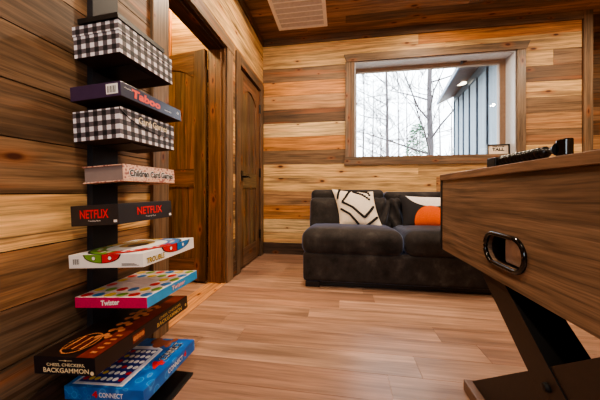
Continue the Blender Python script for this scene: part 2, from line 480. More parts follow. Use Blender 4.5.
# trims
ST = lin(118, 96, 76); ST2 = lin(104, 84, 67); ST3 = lin(134, 110, 88)
_tn = [0]
def trim(boxes, mat, tint, name=None, bevel=.002):
    _tn[0] += 1; mb = MB()
    for b in boxes: mb.c = tint[:3]+(random.random(),); mb.box(*b)
    o = mb.build(name or 'trim_%d' % _tn[0], mat, bevel=bevel); struct(o); return o
trim([(L, 2.58, B-.02, B, 2.652, CZ)], M_trimx, lin(122, 96, 74))                       # crown board, back wall
trim([(L, L+.02, -1.8, B-.02, 2.652, CZ)], M_trimy, lin(96, 72, 54))                    # crown board, left wall
trim([(2.572, 2.66, B-.022, B+.03, 0, CZ)], M_trimz, ST)                               # corner post
trim([(2.645, 2.66, B+.03, 3.75, 0, CZ)], M_trimz, ST2)
trim([(L+.001, 2.57, B-.016, B, 0, .142)], M_trimx, lin(84, 66, 54), 'baseboard_back')
trim([(L, L+.014, 2.283, 2.37, 0, .142)], M_trimy, lin(84, 62, 48), 'baseboard_left')
trim([(L, L+.014, -1.8, 1.246, 0, .142)], M_trimy, lin(70, 54, 44), 'baseboard_left_near')
# open doorway: casings, jambs, head, threshold
trim([(L, L+.02, 1.246, 1.372, 0, 2.16)], M_trimz, ST3)
trim([(L, L+.02, 2.157, 2.283, 0, 2.045)], M_trimz, ST3)
trim([(L, L+.022, 1.372, 2.30, 2.045, 2.145)], M_trimy, ST)
trim([(-1.145, L+.004, 2.14, 2.157, 0, 2.045), (-1.06, -1.02, 2.125, 2.14, 0, 2.03)], M_trimz, lin(120, 84, 54))
trim([(-1.145, L+.004, 1.372, 1.388, 0, 2.045)], M_trimz, ST2)
trim([(-1.145, L+.004, 1.388, 2.14, 2.03, 2.045), (-1.06, -1.02, 1.388, 2.14, 2.015, 2.03)], M_trimy, lin(74, 50, 36))
trim([(-1.145, -.985, 1.372, 2.157, 0, .006)], M_trimy, lin(206, 150, 104))  # threshold, hall light falling on it put into its bright orange
trim([(-1.78, -1.705, 2.42, 2.45, 0, CZ)], M_trimz, lin(206, 140, 80))
# closed door casings
trim([(L, L+.02, 2.37, 2.47, 0, 2.135)], M_trimz, ST2)
trim([(L, L+.02, 3.13, 3.235, 0, 2.045)], M_trimz, ST2)
trim([(L, L+.022, 2.47, 3.235, 2.04, 2.135)], M_trimy, ST2)
trim([(-1.05, L+.002, D2[0], D2[0]+.012, 0, 2.045), (-1.05, L+.002, D2[1]-.012, D2[1], 0, 2.045), (-1.05, L+.002, D2[0], D2[1], 2.033, 2.045)], M_trimz, lin(80, 54, 36))

# ------------------------------------------------------------------ doors (two-panel, arched top)
def arch_pts(x0, x1, z_spring, rise, n=14):
    return [(x0+(x1-x0)*i/n, z_spring+rise*math.sin(math.pi*i/n)**.8) for i in range(n+1)]
def make_door(name, W, Hh, tint, hinge_side, handle):
    """local frame: x 0..W from the hinge edge, y thickness centred, z up"""
    root = empty(name); root['kind'] = 'structure'
    T = .04; st = .115; tint = lin(*tint)
    mb = MB()
    # recessed vertical boards of the panels
    nb = 5; wi = (W-2*st)/nb
    for k in range(nb):
        mb.c = tuple(v*random.uniform(.8, 1.12) for v in tint[:3])+(random.random(),)
        mb.box(st+k*wi-.001, st+(k+1)*wi-.004, -.009, .009, .10, Hh-.08)
    mb.c = (.01, .006, .004, .1); mb.box(st-.01, W-st+.01, -.004, .004, .1, Hh-.08)
    mb.build('panel', M_door, root)
    mb = MB()
    def c(): mb.c = tuple(v*random.uniform(.88, 1.1) for v in tint[:3])+(random.random(),)
    c(); mb.box(0, st, -T/2, T/2, 0.012, Hh)
    c(); mb.box(W-st, W, -T/2, T/2, 0.012, Hh)
    mb.build('stile', M_door, root, bevel=.004); mb = MB()
    c(); mb.box(st, W-st, -T/2, T/2, 0.012, .20)
    c(); mb.box(st, W-st, -T/2, T/2, .83, .99)
    c()
    ar = arch_pts(st, W-st, Hh-.235, .10)
    for (xa, za), (xb, zb) in zip(ar, ar[1:]):
        mb.prism([(xa, za), (xb, zb), (xb, Hh), (xa, Hh)], 1, -T/2, T/2)
    mb.build('rail', M_doorh, root)
    for z in (.27, 1.02, 1.80):                       # black strap hinges
        h = MB(); h.box(-.016, .016, hinge_side*(T/2-.004), hinge_side*(T/2+.012), z-.05, z+.05)
        h.tube([(-.004, hinge_side*(T/2+.012), z-.055), (-.004, hinge_side*(T/2+.012), z+.055)], .008, 8)
        tag(h.build('hinge', M_iron, root), 'black metal hinge')
    if handle:
        for s in (-1, 1):
            h = MB(); h.box(W-.095, W-.045, s*(T/2), s*(T/2+.008), .90, 1.0)
            h.tube([(W-.07, s*(T/2), .94), (W-.07, s*(T/2+.05), .94)], .011, 8)
            h.tube([(W-.075, s*(T/2+.05), .94), (W-.12, s*(T/2+.052), .945), (W-.19, s*(T/2+.045), .935)], [.011, .010, .007], 8)
            tag(h.build('door_handle', M_iron, root), 'black lever handle', None)
    return root
d1 = make_door('door_1', .775, 2.02, (116, 88, 60), -1, False)
a = R(180-10); d1.location = (-1.155, 2.128, .005); d1.rotation_euler = (0, 0, a)
d2 = make_door('door_2', .645, 2.02, (116, 92, 68), 1, True)
d2.location = (L-.022, D2[1]-.014, .005); d2.rotation_euler = (0, 0, R(-90))

# ------------------------------------------------------------------ window
win = empty('window_1', (WX0, B, WZ0)); win['kind'] = 'structure'
def wpart(name, boxes, mat, tint, lab=None):
    mb = MB()
    for b in boxes:
        mb.c = lin(*tint)[:3]+(random.random(),); x0, x1, y0, y1, z0, z1 = b
        mb.box(x0-WX0, x1-WX0, y0-B, y1-B, z0-WZ0, z1-WZ0)
    o = mb.build(name, mat, win, bevel=.002)
    if lab: o['label'] = lab
    return o
mb = MB(); mb.c = lin(124, 102, 82)[:3]+(.2,)
# head casing with flared ends
hx0, hx1 = .036, 2.062
mb.prism([(hx0-WX0+.035, WZ1-WZ0), (hx1-WX0-.035, WZ1-WZ0), (hx1-WX0, 2.462-WZ0), (hx0-WX0, 2.462-WZ0)], 1, -.028, 0)
mb.build('head_casing', M_trimx, win)
wpart('side_casing', [(.052, WX0, B-.02, B, WZ0, WZ1)], M_trimz, (126, 104, 84))
wpart('side_casing', [(WX1, 2.022, B-.02, B, WZ0, WZ1)], M_trimz, (126, 104, 84))
mb = MB(); mb.c = lin(124, 102, 82)[:3]+(.7,)
mb.prism([(.036-WX0, -.098), (2.04-WX0, -.098), (2.04-WX0, 0), (.052-WX0, 0)], 1, -.026, 0)
mb.build('apron', M_trimx, win)
wpart('window_sill', [(WX0, WX1, B, 3.47, WZ0-.03, WZ0)], M_trimx, (132, 100, 74))
M_jamb = plain('skylit_jamb', (216, 218, 224), .5, var=.05)  # bluish skylight on the jamb put into its colour
wpart('jamb', [(WX0-.001, WX0+.012, B-.001, 3.47, WZ0, WZ1), (WX1-.012, WX1+.001, B-.001, 3.47, WZ0, WZ1), (WX0, WX1, B-.001, 3.47, WZ1-.012, WZ1+.001)], M_jamb, (200, 200, 205))
M_sash = plain('bronze_sash', (152, 124, 102), .5)
wpart('sash', [(WX0-.01, WX0+.035, 3.44, 3.50, WZ0, WZ1-.012), (WX1-.075, WX1-.012, 3.44, 3.50, WZ0, WZ1-.012),
               (WX0+.035, WX1-.075, 3.44, 3.50, WZ1-.055, WZ1-.012), (WX0+.035, WX1-.075, 3.44, 3.50, WZ0, WZ0+.02)], M_sash, (112, 84, 64))
def glass():
    t = NT('window_glass'); tr = t.n('ShaderNodeBsdfTransparent'); gl = t.n('ShaderNodeBsdfGlossy'); gl.inputs['Roughness'].default_value = .01
    tr.inputs[0].default_value = (.97, .98, .98, 1)
    fr = t.n('ShaderNodeFresnel'); fr.inputs[0].default_value = 1.45
    mx = t.n('ShaderNodeMixShader'); t.l(fr.outputs[0], mx.inputs[0]); t.l(tr.outputs[0], mx.inputs[1]); t.l(gl.outputs[0], mx.inputs[2])
    t.l(mx.outputs[0], t.o.inputs[0]); return t.m
M_glass = glass()
wpart('pane', [(WX0+.03, WX1-.065, 3.466, 3.470, WZ0+.01, WZ1-.045)], M_glass, (255, 255, 255))

fill_win = empty('fill_window', (FW[0], -1.8, FW[2])); fill_win['kind'] = 'structure'  # added, unseen window that lets cool fill light onto the shelf tower
mb = MB(); mb.c = lin(126, 94, 68)[:3]+(.4,); fw, fh = FW[1]-FW[0], FW[3]-FW[2]
for b in ((-.09, 0, -.09, fh+.09), (fw, fw+.09, -.09, fh+.09), (0, fw, -.09, 0), (0, fw, fh, fh+.09), (fw/2-.02, fw/2+.02, 0, fh)): mb.box(b[0], b[1], -.01, .02, b[2], b[3])
mb.build('casing', M_trimx, fill_win)
mb = MB(); mb.box(0, fw, -.013, -.010, 0, fh); mb.build('pane', M_glass, fill_win)
# ------------------------------------------------------------------ ceiling vent
vent = tag(empty('ceiling_vent', (-.445, 2.80, CZ)), 'white louvred air return grille set in the dark plank ceiling', 'vent')
M_ventf = plain('vent_enamel', (250, 244, 240), .5, var=.03)
M_ventp = plain('vent_filter', (196, 190, 188), .8)
hw, hl = .29, .29
mb = MB()
for b in ((-hw, -hw+.04, -hl, hl), (hw-.04, hw, -hl, hl), (-hw+.04, hw-.04, -hl, -hl+.04), (-hw+.04, hw-.04, hl-.04, hl)): mb.box(*b, -.014, 0)
mb.build('frame', M_ventf, vent, bevel=.003)
mb = MB(); mb.box(-hw+.03, hw-.03, -hl+.03, hl-.03, -.004, -.001); mb.build('backing', M_ventp, vent)
for k in range(1, 6):
    y = -hl+.04+k*(2*hl-.08)/6
    mb = MB(); mb.box(-hw+.04, hw-.04, y-.006, y+.006, -.013, -.003); mb.build('crossbar', M_ventf, vent)
mb = MB()
for k in range(36):
    y = -hl+.045+k*(2*hl-.09)/36; mb.poly([(-hw+.04, y, -.004), (hw-.04, y, -.004), (hw-.04, y+.008, -.010), (-hw+.04, y+.008, -.010)])
mb.build('louvre', plain('vent_louvre', (214, 208, 206), .6), vent)

# ------------------------------------------------------------------ sofa
SX0, SX1, SYF, SYB = -.315, 1.30, 2.165, 3.17
sofa = tag(empty('sofa', (0, 0, 0)), 'charcoal velvet two-seat sofa without arms against the pine wall', 'sofa')
mb = MB(); rbox(mb, ((SX0+SX1)/2, (SYF+SYB)/2, .172), ((SX1-SX0)/2, (SYB-SYF)/2, .122), .03, 6)
mb.build('base', M_velvet, sofa, smooth=True)
mb = MB(); mb.box(SX0+.03, SX1-.03, SYF+.045, SYB-.03, .012, .05); mb.build('plinth', M_black, sofa)
for x in (SX0+.02, SX1-.14):
    for y in (SYF+.02, SYB-.1):
        mb = MB(); mb.box(x, x+.12, y, y+.08, 0, .048); mb.build('foot', M_black, sofa, bevel=.004)
def seat_shape(q):     # sit lower towards the back, droop at the front edge
    v = (q.y-SYF)/(SYB-SYF)
    return (q.x, q.y, q.z-.055*max(0, v-.15)*(1 if q.z > .38 else 0))
xm = .498
for x0, x1 in ((SX0-.015, xm), (xm+.004, SX1+.015)):
    mb = MB(); rbox(mb, ((x0+x1)/2, (SYF-.012+2.86)/2, .370), ((x1-x0)/2, (2.86-SYF+.012)/2, .105), .078, 8, puff=.018, puffx=.012, fn=seat_shape)
    mb.build('seat_cushion', M_velvet, sofa, smooth=True)
def back_fn(amp, x0, x1, gather):
    def fn(q):
        t = max(0, (q.z-.42)/.4); y = q.y+.10*t
        w = 0
        if gather is not None:
            d = q.x-gather
            w = -.055*math.exp(-(d/.035)**2)+.026*math.sin(d*75+(q.z-.5)*(30 if d > 0 else -30))*math.exp(-(d/.13)**2)
        return (q.x, y-w*(1 if q.y < 2.85 else 0), q.z)
    return fn
for x0, x1, gx in ((-.335, .315, None), (.30, .63, .50), (.62, 1.3, .80)):
    mb = MB(); rbox(mb, ((x0+x1)/2, 2.90, .555), ((x1-x0)/2, .13, .175), .06, 14, puffx=.03, fn=back_fn(.02, x0, x1, gx))
    mb.build('backrest_cushion', M_velvet, sofa, smooth=True)
mb = MB(); rbox(mb, ((SX0+SX1)/2, 3.10, .47), ((SX1-SX0)/2-.01, .07, .28), .04, 6); mb.build('back_frame', M_velvet, sofa, smooth=True)
for x0, x1, dz in ((-.33, .455, 0), (.46, 1.30, -.022)):
    mb = MB(); rbox(mb, ((x0+x1)/2, 3.0, .735+dz), ((x1-x0)/2, .10, .080), .05, 8, puffx=.012); mb.build('headrest', M_velvet, sofa, smooth=True)

# throw pillows
def pillow_mat_orange():
    t = NT('pillow_half_moons'); uv = t.n('ShaderNodeUVMap'); sp = t.n('ShaderNodeSeparateXYZ'); t.l(uv.outputs[0], sp.inputs[0])
    def ell(cu, cv, ru, rv):
        a = t.math('DIVIDE', t.math('SUBTRACT', sp.outputs[0], cu), ru); b = t.math('DIVIDE', t.math('SUBTRACT', sp.outputs[1], cv), rv)
        return t.math('LESS_THAN', t.math('ADD', t.math('POWER', a, 2.0), t.math('POWER', b, 2.0)), 1.0)
    def sq(v): return v
    tc = t.n('ShaderNodeTexCoord'); nz = t.noise(tc.outputs['Object'], 160, 3)
    c = t.mix(ell(.54, 1.02, .42, .43), lin(30, 27, 32), lin(236, 226, 222))
    c = t.mix(ell(.53, .16, .32, .45), c, lin(222, 92, 22))
    t.col(t.mix(1.0, c, t.ramp(nz, [(.3, .8), (.7, 1.1)]), 'MULTIPLY')); t.b.inputs['Roughness'].default_value = .9
    return t.m
M_p2 = pillow_mat_orange()
M_p1 = plain('cream_pillow_weave', (232, 218, 202), .9, var=.10, scale=140)
def pillow(name, W, Hh, D, mats):
    """local: x width, z height, bulge along y; returns mesh builder function s(u,v,side)"""
    def s(u, v, side, off=0):
        x, z = (u-.5), (v-.5)
        pin = 1-.10*(1-(2*abs(x))**2)*((2*abs(z))**2)     # edges pulled in between the corners
        pin2 = 1-.10*(1-(2*abs(z))**2)*((2*abs(x))**2)
        th = D*(max(0, 1-(2*x)**2)*max(0, 1-(2*z)**2))**.45
        return ((x*pin2)*W, side*(th/2+off), (z*pin)*Hh+Hh/2)
    return s
s1 = pillow('p', .42, .41, .14, None)
p1 = tag(empty('throw_pillow', (.15, 2.60, .435), (R(-24), R(0), R(-4))), 'cream throw pillow with black tufted diamond lines on the sofa', 'pillow')
_s1 = s1
def s1(u, v, side, off=0):
    x, y, z = _s1(u, v, side, off); return (x-(z-.2)*.24, y, z-.03*(u-.5))
mb = MB(); mb.grid(lambda u, v: s1(u, v, -1), 18, 18); mb.grid(lambda u, v: s1(u, v, 1), 18, 18)
p1_cover = mb.build('cover', M_p1, p1, smooth=True)
lines = [[(.20, 1.0), (.10, .78), (.06, .68)], [(.44, .97), (.30, .74), (.17, .60)], [(.17, .60), (.40, .48), (.62, .24)], [(.10, .42), (.30, .30), (.46, .04)],
         [(.62, .24), (.80, .42), (.93, .56)], [(.64, .04), (.80, .18), (.95, .30)], [(.50, .93), (.70, .86), (.88, .70)], [(.70, .97), (.86, .94), (.90, .82)]]
M_yarn = plain('black_yarn', (28, 24, 24), .95)
for li, ln in enumerate(lines):
    mb = MB()
    for (a, b) in zip(ln, ln[1:]):
        d = math.hypot(b[0]-a[0], b[1]-a[1]); n = max(2, int(d/(.052 if li in (0, 1, 6, 7) else .036)))
        for i in range(n):
            f = (i+.3)/n; u = a[0]+(b[0]-a[0])*f; v = a[1]+(b[1]-a[1])*f
            q = Vector(s1(u, v, -1, .003)); rbox(mb, q, (.012, .007, .010), .006, 1)
    mb.build('tufted_line', M_yarn, p1_cover, smooth=True)
s2 = pillow('p', .52, .37, .14, None)
p2 = tag(empty('throw_pillow', (.84, 2.66, .43), (R(-30), R(2), R(2))), 'black throw pillow with white and orange half circles on the sofa', 'pillow')
mb = MB(); mb.grid(lambda u, v: s2(u, v, -1), 18, 18); mb.grid(lambda u, v: s2(u, v, 1), 18, 18)
mb.build('cover', M_p2, p2, smooth=True)

# ------------------------------------------------------------------ game table
GX, GY1, GZB, GZT = .50, 1.408, .51, .852
GY0, GX1 = .066, 1.20
tb = tag(empty('game_table', (.85, .743, 0)), 'wood-grain game table on crossed dark legs with an oval ball pocket', 'table')
tb_o = Vector((.85, .743, 0))
def tpart(mb, name, mats, **kw):
    mb.v = [tuple(Vector(p)-tb_o) for p in mb.v]; return mb.build(name, mats, tb, **kw)
# side panel with the oval hole
OC = (.907, .612); OH, OR_ = .052, .046        # centre (y,z), half straight, end radius
def stadium(r, n=12, half=OH):
    pts = []
    for i in range(n+1):
        a = -math.pi/2+math.pi*i/n; pts.append((OC[0]+half+r*math.cos(a), OC[1]+r*math.sin(a)))
    for i in range(n+1):
        a = math.pi/2+math.pi*i/n; pts.append((OC[0]-half+r*math.cos(a), OC[1]+r*math.sin(a)))
    return pts
bm = bmesh.new()
outer = [(GY0, GZB), (GY1, GZB), (GY1, GZT), (GY0, GZT)]
for loop in (outer, stadium(OR_)):
    vs = [bm.verts.new((GX, p[0], p[1])) for p in loop]
    for i in range(len(vs)): bm.edges.new((vs[i], vs[(i+1) % len(vs)]))
bmesh.ops.triangle_fill(bm, edges=bm.edges[:], use_beauty=True)
ret = bmesh.ops.extrude_face_region(bm, geom=bm.faces[:])
for g in ret['geom']:
    if isinstance(g, bmesh.types.BMVert): g.co.x += .018
bmesh.ops.recalc_face_normals(bm, faces=bm.faces)
for v in bm.verts: v.co -= tb_o
me = bpy.data.meshes.new('side_panel'); bm.to_mesh(me); bm.free(); me.materials.append(M_table)
o = bpy.data.objects.new('side_panel', me); COL.objects.link(o); o.parent = tb
mb = MB(); mb.box(GX1-.018, GX1, GY0, GY1, GZB, GZT); tpart(mb, 'side_panel', M_table)
mb = MB(); mb.box(GX+.018, GX1-.018, GY1-.018, GY1, GZB, GZT); tpart(mb, 'end_panel', M_table)
mb = MB(); mb.box(GX+.018, GX1-.018, GY0, GY0+.018, GZB, GZT); tpart(mb, 'end_panel', M_table)
mb = MB(); mb.box(GX-.004, GX1+.004, GY1, GY1+.014, GZB-.002, GZT); tag(tpart(mb, 'edge_strip', M_black), 'black edge strip at the far end')
mb = MB(); mb.box(GX+.018, GX1-.018, GY0+.018, GY1-.018, GZB, GZB+.012); tpart(mb, 'bottom_panel', M_legbrown)
mb = MB(); mb.box(GX+.10, GX1-.10, GY0+.10, GY1-.10, GZT-.06, GZT-.05); tpart(mb, 'play_field', plain('play_field_green', (48, 92, 62), .4))
mb = MB()
for b in ((GX-.007, GX+.10, GY0-.009, GY1+.014), (GX1-.10, GX1+.009, GY0-.009, GY1+.014), (GX+.10, GX1-.10, GY0-.009, GY0+.10), (GX+.10, GX1-.10, GY1-.10, GY1+.014)):
    mb.box(*b, GZT, GZT+.029)
tpart(mb, 'top_rim', M_tablez, bevel=.002)
GT = GZT+.029
# oval pocket
mb = MB(); mb.tube([(GX-.002, p[0], p[1]) for p in stadium(OR_+.002, 12)], .0078, 8, closed=True)
pk = tpart(mb, 'pocket_ring', M_blackgloss, smooth=True); pk['label'] = 'glossy black oval ring'
mb = MB(); pts = stadium(OR_+.001, 12); n = len(pts)
for i in range(n):
    p, q = pts[i], pts[(i+1) % n]
    mb.poly([(GX+.012, p[0], p[1]), (GX+.012, q[0], q[1]), (GX+.10, q[0], q[1]), (GX+.10, p[0], p[1])])
mb.poly([(GX+.10, p[0], p[1]) for p in pts])
tpart(mb, 'pocket_liner', plain('pocket_liner', (44, 32, 30), .5), recalc=False)
mb = MB()
for i in range(8):       # pale scoop on the near half of the pocket
    a0, a1 = -.5*math.pi+math.pi*i/8*.55, -.5*math.pi+math.pi*(i+1)/8*.55
    pass
mb.box(GX+.022, GX+.05, .806, .945, .569, .650)
mb.prism([(GX+.02, .568), (GX+.06, .568), (GX+.06, .600), (GX+.02, .578)], 1, .83, .885) if False else None
tpart(mb, 'pocket_scoop', plain('pale_scoop', (206, 194, 196), .5), bevel=.01)
# legs: two crossed beams at each end of the table depth
def beam(p, q, hw, x0, x1, za=None):
    (y0, z0), (y1, z1) = p, q
    d = Vector((y1-y0, z1-z0)).normalized(); nrm = Vector((-d.y, d.x))*hw
    return [(y0+nrm.x, z0+nrm.y), (y0-nrm.x, z0-nrm.y), (y1-nrm.x, z1-nrm.y), (y1+nrm.x, z1+nrm.y)]
cy, cz = .743, .304; dy = .778; dz = .628
def clipz(poly, zlo, zhi):
    def clip(P, f, inside):
        out = []
        for i in range(len(P)):
            a, b = P[i-1], P[i]
            ia, ib = inside(a), inside(b)
            if ia != ib:
                t = (f-a[1])/(b[1]-a[1]); out.append((a[0]+(b[0]-a[0])*t, f))
            if ib: out.append(b)
        return out
    P = clip(poly, zlo, lambda p: p[1] >= zlo); return clip(P, zhi, lambda p: p[1] <= zhi)
for xa in (.51, 1.08):
    for sgn, k in ((1, 0), (-1, .004)):
        P = beam((cy-sgn*dy*.9, cz-dz*.9), (cy+sgn*dy*.9, cz+dz*.9), .046, 0, 0)
        P = clipz(P, .046, GZB-.001)
        mb = MB(); mb.prism(P, 0, xa+k, xa+.11-k, 0, 1); tpart(mb, 'leg', [M_legbrown, M_legshade], bevel=.001)
    mb = MB(); mb.lathe([(.0005, -.012), (.009, -.011), (.011, -.004), (.011, .0)], (xa, cy, cz+.006), 0, 12); tpart(mb, 'bolt', M_iron)
    mb = MB(); mb.box(xa-.024, xa+.115, cy-.405, cy+.405, 0, .045); o = tpart(mb, 'foot_rail', plain('foot_rail_brown', (120, 92, 76), .35), bevel=.004)
# bead score counter on the rim
X = .512
M_bead = plain('black_bead', (22, 19, 18), .28)
mb = MB(); mb.tube([(X, .715, GT+.017), (X, .975, GT+.017)], .003, 8); counter = tpart(mb, 'score_counter', M_iron)
counter['label'] = 'black bead score counter along the rim'
def cpart(mb, name, mat, **kw):
    o = tpart(mb, name, mat, **kw); o.parent = counter; return o
mb = MB(); mb.box(X-.012, X+.012, .952, 1.003, GT, GT+.031); cpart(mb, 'post', M_black, bevel=.003)
mb = MB(); mb.box(X-.009, X+.009, .682, .711, GT, GT+.040); cpart(mb, 'post', M_blackgloss, bevel=.003)
mb = MB(); mb.lathe([(.017, 0), (.013, .010), (.005, .020)], (X, .711, GT+.018), 1, 14); cpart(mb, 'collar', M_black)
for k in range(11):
    y = .757+k*.0176
    mb = MB(); mb.lathe([(.005, -.0086), (.012, -.0055), (.0155, 0), (.012, .0055), (.005, .0086)], (X+.001, y, GT+.0175), 1, 14)
    cpart(mb, 'bead', M_bead, smooth=True)

# ------------------------------------------------------------------ sign on the window sill
sg = tag(empty('framed_sign', (1.955, 3.365, WZ0), (R(0), 0, R(-3))), 'small black-framed cream sign with dark lettering on the window sill', 'sign')
sg.location = (1.80, 3.37, WZ0+.001)
mb = MB(); sw, sh = .115, .125
for b in ((-sw, -sw+.013, 0, sh), (sw-.013, sw, 0, sh), (-sw+.013, sw-.013, 0, .013), (-sw+.013, sw-.013, sh-.013, sh)): mb.box(b[0], b[1], -.012, .012, b[2], b[3])
mb.build('frame', M_black, sg)
mb = MB(); mb.box(-sw+.012, sw-.012, -.004, .006, .012, sh-.012); mb.build('panel', plain('cream_card', (238, 220, 200), .7), sg)
mb = MB(); text_mesh('GAME ROOM', mb, 'front', (0, .098), .12, .015, plane=-.004, off=.001, bold=.04)
text_mesh('TALL', mb, 'front', (0, .066), .125, .036, plane=-.004, off=.001, bold=.05)
mb.build('lettering', M_black, sg)

# ------------------------------------------------------------------ game tower on the left wall
TILT = R(3.5)
tower = tag(empty('game_tower', (-.94, .957, 0)), 'black spine shelf tower stacked with game boxes against the plank wall', 'shelf tower')
to = Vector((-.94, .957, 0))
CY0, CY1, CXF = .897, 1.016, -.966
mb = MB(); mb.box(L-to.x+.001, CXF-to.x, CY0-to.y, CY1-to.y, .008, 1.95)
mb.build('spine', plain('black_powder_coat', (42, 41, 45), .55, spec=.3, var=.06), tower, bevel=.0015)
mb = MB(); mb.box(L-to.x+.002, -.637-to.x, .80-to.y, 1.062-to.y, 0, .009); mb.build('base_plate', M_black, tower, bevel=.001)
def plate(P0, w0, w1, y0, y1, th=.003, name='shelf_plate'):
    mb = MB(); M = Matrix.Translation(Vector(P0)-Vector((0, P0[1], 0))-to+Vector((0, 0, 0))) @ Matrix.Rotation(-TILT, 4, 'Y')
    mb.box(w0, w1, y0, y1, -th, -.0002, M=M); return mb.build(name, M_black, tower)

ITEMS = dict(ging_top=((-.955, .813, 1.278), .190, .295, .114), taboo=((-.955, .802, 1.118), .205, .347, .052), ging2=((-.955, .815, .977), .191, .299, .108),
             child=((-.955, .854, .826), .173, .289, .064), netflix=((-.955, .805, .672), .194, .290, .073), trouble=((-.955, .797, .524), .296, .309, .047),
             twister=((-.955, .819, .375), .293, .319, .038), backg=((-.955, .690, .225), .223, .483, .055), conn=((-.955, .782, .072), .310, .307, .046))
for k, (P0, W, Ln, Hh) in ITEMS.items(): plate(P0, -.012, min(W, .19)-.03, CY0, CY1)
P0 = ITEMS['ging_top'][0]
def above(P0, h): return (P0[0]-math.sin(TILT)*h, P0[1], P0[2]+math.cos(TILT)*h)
plate(above(P0, .136), .03, .193, .808, 1.055, .018, 'top_plate')

def gbox(key, name, label, cat, group=None):
    P0, W, Ln, Hh = ITEMS[key]
    r = tag(empty(name, P0, (0, -TILT, 0)), label, cat, group); return r, W, Ln, Hh
GRP = 'game boxes stacked on the shelf tower'
M_white = plain('white_print', (240, 236, 234), .45, var=.03)
M_blackp = plain('black_print', (22, 20, 22), .4)
M_red = plain('red_print', (206, 36, 40), .4)
M_yel = plain('yellow_print', (222, 186, 52), .4)
M_grn = plain('green_print', (112, 156, 52), .4)
M_blu = plain('blue_print', (40, 118, 186), .4)
M_cream = plain('cream_print', (232, 214, 176), .5)
M_pink = plain('magenta_print', (198, 40, 92), .35, var=.12, scale=120)
M_sky = plain('sky_blue_print', (58, 148, 206), .35)
M_wood_dk = plain('dark_cardboard', (48, 36, 30), .8)
def barcode(mb, u0, u1, v0, v1, plane, wi, bi):
    rect(mb, 'front', u0, u1, v0, v1, plane, .0006, wi); n = 9
    for i in range(n):
        a = u0+(u1-u0)*(.12+.76*i/n); rect(mb, 'front', a, a+(u1-u0)*(.03+.03*(i % 3 == 0)), v0+(v1-v0)*.12, v0+(v1-v0)*.80, plane, .001, bi)

# 1 gingham box on top
r, W, Ln, Hh = gbox('ging_top', 'storage_box', 'black and white gingham box topmost on the tower without lettering', 'box', GRP)
mb = MB(); mb.box(.002, W-.002, .002, Ln-.002, 0, Hh-.03, 0, {'-z': 1}); mb.build('box_body', [M_ging, M_wood_dk], r)
mb = MB(); mb.box(0, W, 0, Ln, Hh-.036, Hh, 0, {'-z': 1}); mb.build('lid', [M_ging, M_wood_dk], r)
# 2 purple word game
r, W, Ln, Hh = gbox('taboo', 'board_game_box', 'dark purple game box with red lettering just under the top gingham box', 'board game', GRP)
M_purp = plain('purple_print', (62, 44, 74), .35); M_navy = plain('navy_print', (44, 42, 66), .3)
mb = MB(); mb.box(0, W, 0, Ln, 0, Hh, 0, {'+x': 1, '-z': 2}); mb.build('box_body', [M_purp, M_navy, M_wood_dk], r, bevel=.0015)
mb = MB(); text_mesh('Taboo', mb, 'side', (Ln*.36, Hh*.50), Ln*.44, Hh*.62, 0, plane=W, bold=.05, shear=.1, off=.0012)
mb.build('lettering', plain('red_orange_lettering', (240, 82, 62), .4), r, recalc=False); 
for tx, u, v, a, b in (('the game of', .10, .66, .11, .12), ('words', .72, .38, .13, .14), ('4+', .93, .6, .06, .3)):
    mb = MB(); text_mesh(tx, mb, 'side', (Ln*u, Hh*v), Ln*a, Hh*b, 0, plane=W); mb.build('small_lettering', M_white, r, recalc=False)
mb = MB(); barcode(mb, W*.72, W*.95, Hh*.18, Hh*.86, 0, 0, 1); mb.build('barcode', [M_white, M_blackp], r, recalc=False)
# 3 gingham box with flap
r, W, Ln, Hh = gbox('ging2', 'storage_box', 'black and white gingham flap box with cream lettering, third from the tower top', 'box', GRP)
mb = MB(); mb.box(0, W, 0, Ln, 0, Hh, 0, {'-z': 1}); mb.build('box_body', [M_ging, M_wood_dk], r)
cv = [(0, .93), (.06, .84), (.14, .72), (.25, .62), (.4, .53), (.55, .47), (.7, .44), (.85, .45), (1.0, .46)]
mb = MB()
for (a, za), (b, zb) in zip(cv, cv[1:]):
    p = [(W, a*Ln, za*Hh), (W, b*Ln, zb*Hh), (W, b*Ln, Hh+.002), (W, a*Ln, Hh+.002)]
    q = [(x+.004, y, z) for x, y, z in p]
    mb.poly(q, 0, [(pt[1], pt[2]) for pt in q]); mb.poly([p[0], p[1], q[1], q[0]], 1)
mb.poly([(W, 0, Hh+.002), (W+.004, 0, Hh+.002), (W+.004, Ln, Hh+.002), (W, Ln, Hh+.002)], 0)
mb.poly([(W, 0, Hh+.002), (W+.004, 0, Hh+.002), (W+.004, 0, .93*Hh), (W, 0, .93*Hh)], 1)
mb.poly([(W, Ln, Hh+.002), (W+.004, Ln, Hh+.002), (W+.004, Ln, .46*Hh), (W, Ln, .46*Hh)], 0)
mb.build('flap', [M_ging, M_blackp], r, recalc=False)
mb = MB(); text_mesh('Card Games', mb, 'side', (Ln*.56, Hh*.77), Ln*.56, Hh*.24, 0, plane=W+.004, bold=.045, off=.0005)
text_mesh('Card Games', mb, 'side', (Ln*.56, Hh*.77), Ln*.555, Hh*.23, 1, plane=W+.004, bold=.012, off=.0011)
mb.build('lettering', [plain('brown_outline', (70, 58, 56), .6), M_cream], r, recalc=False)
